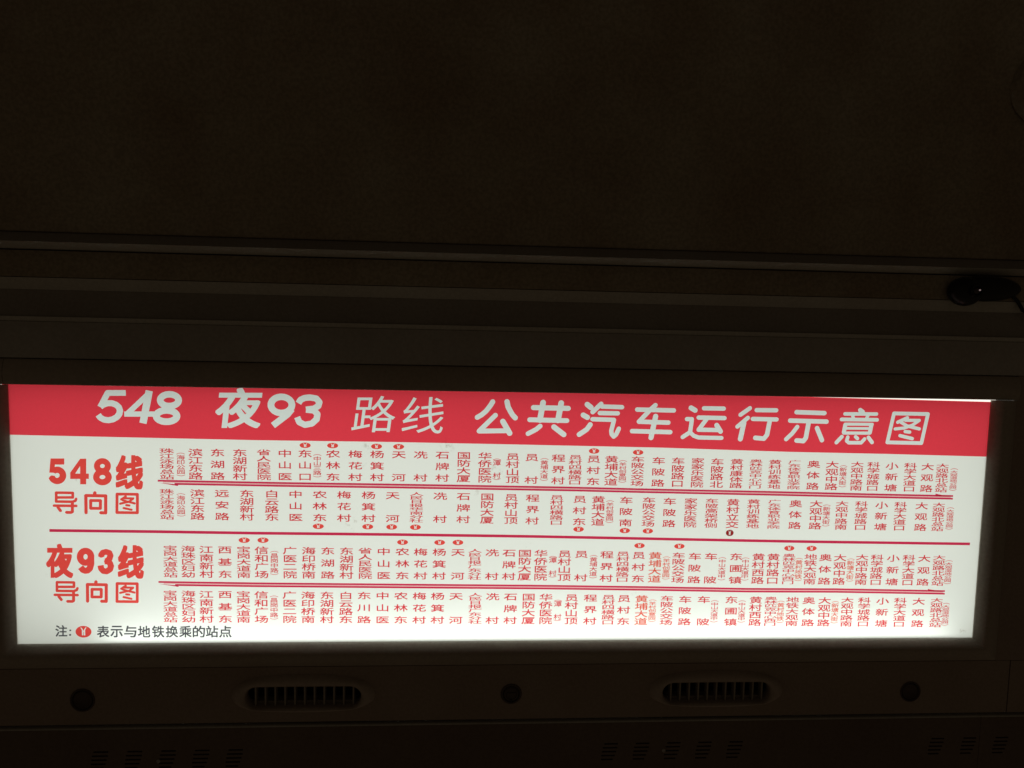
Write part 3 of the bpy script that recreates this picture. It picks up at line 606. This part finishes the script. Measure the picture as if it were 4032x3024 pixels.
# route arrows and dividing line, following the slight waviness of the sheet
def ribbon(pts, d0, d1, u0=None, u1=None):
    P = [p for p in pts if (u0 is None or p[0] >= u0) and (u1 is None or p[0] <= u1)]
    def at(u):
        for a, b in zip(pts, pts[1:]):
            if a[0] <= u <= b[0]: return a[1] + (b[1] - a[1]) * (u - a[0]) / (b[0] - a[0])
    if u0 is not None: P = [(u0, at(u0))] + P
    if u1 is not None: P = P + [(u1, at(u1))]
    V = []
    for x, y in P: V += [(x, y + d0, Z), (x, y + d1, Z)]
    return V, [(2 * i, 2 * i + 1, 2 * i + 3, 2 * i + 2) for i in range(len(P) - 1)]
def tri(p): return [(x, y, Z) for x, y in p], [(0, 1, 2)]
for key, bk in (('arrow1', 'barb1'), ('arrow2', 'barb2')):
    L_ = LINES[key]; b = LINES[bk]
    ua, ub = L_[0][0], L_[-1][0]
    ink('route_arrow', merge([ribbon(L_, 2.9, 0.65), ribbon(L_, -0.65, -2.9, b[0][1][0] - 4), tri(b[0])]), CRM)
    ink('route_arrow', tri([(b[1][0][0], b[1][0][1]), (b[1][1][0], b[1][1][1]), (b[1][2][0], b[1][2][1])]), CRM)
    ink('arrow_core_line', ribbon(L_, 0.62, -0.62, ua + 6, ub - 3), PNK)
ink('divider_line', ribbon(LINES['divider'], 1.75, -1.75), CRM)

# ---------------------------------------------------------------- air vents in the cover panel
def make_vent(cx, cy, hx, hy, label):
    t = thing('air_vent', label, 'air vent', (cx, cy, 0), 'oval air vents under the sign')
    n = 48
    inner = slot_outline(0, 0, hx, hy, n)
    def ring(s, w0, dx=0.0172, up=0.0152, dn=0.0072):
        '''between the slot (s = 0) and the arched outer edge (s = 1)'''
        o = []
        for x, y in inner:
            a = math.atan2(y / hy, x / hx)
            e = 2 / 2.5
            ox = (hx + dx) * math.copysign(abs(math.cos(a)) ** e, math.cos(a))
            oy = (hy + (up if y > 0 else dn)) * math.copysign(abs(math.sin(a)) ** e, math.sin(a))
            o.append((x + (ox - x) * s, y + (oy - y) * s, w0))
        return o
    grow = lambda dx, dy, ar, w0: [(x * (hx + dx) / hx, y * (hy + dy) / hy, w0) for x, y in inner]
    rings = [ring(1.0, 0.0001), ring(0.93, 0.0016), ring(0.80, 0.0040), ring(0.62, 0.0058), ring(0.40, 0.0062), ring(0.18, 0.0052), ring(0.04, 0.0034), ring(0, 0.0015), grow(-0.0006, -0.0006, 0, -0.012)]
    link('surround', *loft(rings, False), MR, t, smooth=True)
    link('duct', *loft([grow(-0.0005, -0.0004, 0, -0.010), grow(-0.003, -0.0025, 0, -0.036)], True), MK, t)
    link('ledge', *box(-hx + 0.008, hx - 0.008, -hy + 0.0002, -hy + 0.0035, -0.020, -0.008), MV, t)
    f0 = None
    for k in range(11):
        x = (k - 5) * 0.01195 + (0.0008)
        hgt = hy - 0.0006 if abs(x) < hx - hy else hy * math.sqrt(max(0.05, 1 - ((abs(x) - (hx - hy)) / hy) ** 2)) - 0.0004
        if f0 is None:
            f0 = link('fin', *box(-0.0010, 0.0010, -hgt, hgt, -0.011, -0.0010), MV, t, loc=(x, 0, 0)); hy0 = hgt
        else:
            c = f0.copy(); COL.objects.link(c); c.parent = t; c.location = (x, 0, 0); c.scale = (1, hgt / hy0, 1)
    return t
make_vent(*VENTS[0], 'oval louvred air vent left of the lock, below the sign')
make_vent(*VENTS[1], 'oval louvred air vent right of the lock, below the sign')

# ---------------------------------------------------------------- plugs and lock
def plug(x, y, r, label):
    t = thing('hole_plug', label, 'plug', (x, y, 0), 'round plugs in the cover panel')
    R = [(r * 1.07, 0.0), (r * 1.04, 0.0010), (r * 0.97, 0.0012), (r * 0.90, 0.0002), (r * 0.86, -0.0035)]
    link('collar', *loft([circle3(0, 0, w0, a, a, 36) for a, w0 in R], False), MK2, t, smooth=True)
    R = [(r * 0.86, -0.0034), (r * 0.80, -0.0004), (r * 0.72, 0.0002), (r * 0.66, -0.0010), (r * 0.3, -0.0032), (0.0004, -0.0033)]
    link('disc', *loft([circle3(0, 0, w0, a, a, 36) for a, w0 in R], True), MK2, t, smooth=True)
plug(*ROUND[0], 'dark round plug at the left end, left of the first vent')
plug(*ROUND[2], 'dark round plug at the right end, right of the second vent')
x, y, r = ROUND[1]
t = thing('panel_lock', 'dark round slotted lock between the two air vents', 'lock', (x, y, 0))
link('collar', *loft([circle3(0, 0, w0, a, a, 36) for a, w0 in ((r * 1.05, 0), (r * 1.0, 0.0012), (r * 0.86, 0.0014), (r * 0.80, 0.0))], False), MK2, t, smooth=True)
link('barrel', *loft([circle3(0, 0, w0, a, a, 36) for a, w0 in ((r * 0.80, -0.001), (r * 0.72, 0.0004), (r * 0.66, 0.0014), (r * 0.56, 0.0018), (r * 0.52, 0.0006), (0.0003, 0.0005))], True), MK2, t, smooth=True)
link('tongue', *box(-r * 0.42, r * 0.42, -r * 0.10, r * 0.14, 0.0005, 0.0016), MK2, t)
link('keyhole', *box(-r * 0.10, r * 0.10, -r * 0.85, -r * 0.55, 0.0012, 0.0022), MK, t)

# ---------------------------------------------------------------- small black camera at the right end of the trim
t = thing('security_camera', 'small glossy black camera mounted on the trim at the right', 'camera', (0.549, 0.2945, 0.008))
def blob(cx, cy, cz, rx, ry, rz, nu=24, nv=12, p=1.0):
    rings = []
    for j in range(nv + 1):
        a = math.pi * j / nv
        rings.append([(cx + rx * math.cos(a), cy + ry * max(0.001, math.sin(a)) * math.cos(2 * math.pi * i / nu), cz + rz * max(0.001, math.sin(a)) * math.sin(2 * math.pi * i / nu)) for i in range(nu)])
    return loft(rings, True, True)
link('housing', *blob(0.018, 0.001, 0.010, 0.046, 0.0160, 0.012), MK, t, smooth=True)
link('eyeball', *blob(-0.008, -0.003, 0.011, 0.021, 0.0180, 0.015), MK, t, smooth=True)
link('lens_ring', *loft([circle3(-0.006, -0.003, w0, a, a, 24) for a, w0 in ((0.0075, 0.024), (0.0072, 0.031), (0.0056, 0.031), (0.0052, 0.028))], False), MK, t, smooth=True)
link('lens', *loft([circle3(-0.006, -0.003, w0, a, a, 24) for a, w0 in ((0.0052, 0.0282), (0.004, 0.0300), (0.002, 0.0310), (0.0003, 0.0312))], True), plastic('lens_glass', (0.02, 0.004, 0.004), 0.05, 1.0, 0, 0.0), t, smooth=True)
link('painted_glint', *loft([circle3(-0.0035, -0.0022, w0, a, a, 12) for a, w0 in ((0.0010, 0.0300), (0.0009, 0.0318), (0.0002, 0.0322))], True), emit('glint_glow', (1.0, 0.72, 0.68), 0.20), t)  # glint on the lens, painted as a tiny glowing dot; no lamp
pts = [(0.055, -0.004, 0.004), (0.066, -0.012, 0.003), (0.076, -0.024, 0.001), (0.090, -0.033, 0.001), (0.12, -0.040, 0.002), (0.19, -0.045, 0.002)]
rings = []
for k, p in enumerate(pts):
    q = Vector(pts[min(k + 1, len(pts) - 1)]) - Vector(pts[max(k - 1, 0)]); q.normalize()
    a = q.cross(Vector((0, 0, 1))).normalized(); b = q.cross(a)
    rings.append([tuple(Vector(p) + (a * math.cos(h) + b * math.sin(h)) * 0.0022) for h in [2 * math.pi * i / 8 for i in range(8)]])
link('cable', *loft(rings, True, True), MK, t, smooth=True)

# shallow round ceiling fitting whose edge shows at the right
t = thing('ceiling_speaker', 'shallow round cream fitting on the ceiling at the right edge', 'speaker', (0.616, 0.534, 0.0295))
R = [(0.046, 0.0), (0.044, 0.006), (0.040, 0.0095), (0.036, 0.0085), (0.033, 0.004), (0.0005, 0.005)]
link('rim', *loft([circle3(0, 0, w0, a, a, 48) for a, w0 in R], True), MP, t, smooth=True)

# tiny screws that catch the light on the lower panel
def screw(x, y, label):
    t = thing('screw', label, 'screw', (x, y, 0.0015), 'small bright screws in the lower panel')
    link('screw_head', *loft([circle3(0, 0, w0, a, a, 16) for a, w0 in ((0.0024, 0), (0.0022, 0.0010), (0.0012, 0.0018), (0.0002, 0.0020))], True), MC, t, smooth=True)
    link('screw_slot', *box(-0.0014, 0.0014, -0.00025, 0.00025, 0.0019, 0.0022), MK, t)
screw(-0.4375, -0.3063, 'small bright screw head among the left group of slots')
screw(0.1945, -0.3034, 'small bright screw head among the right group of slots')
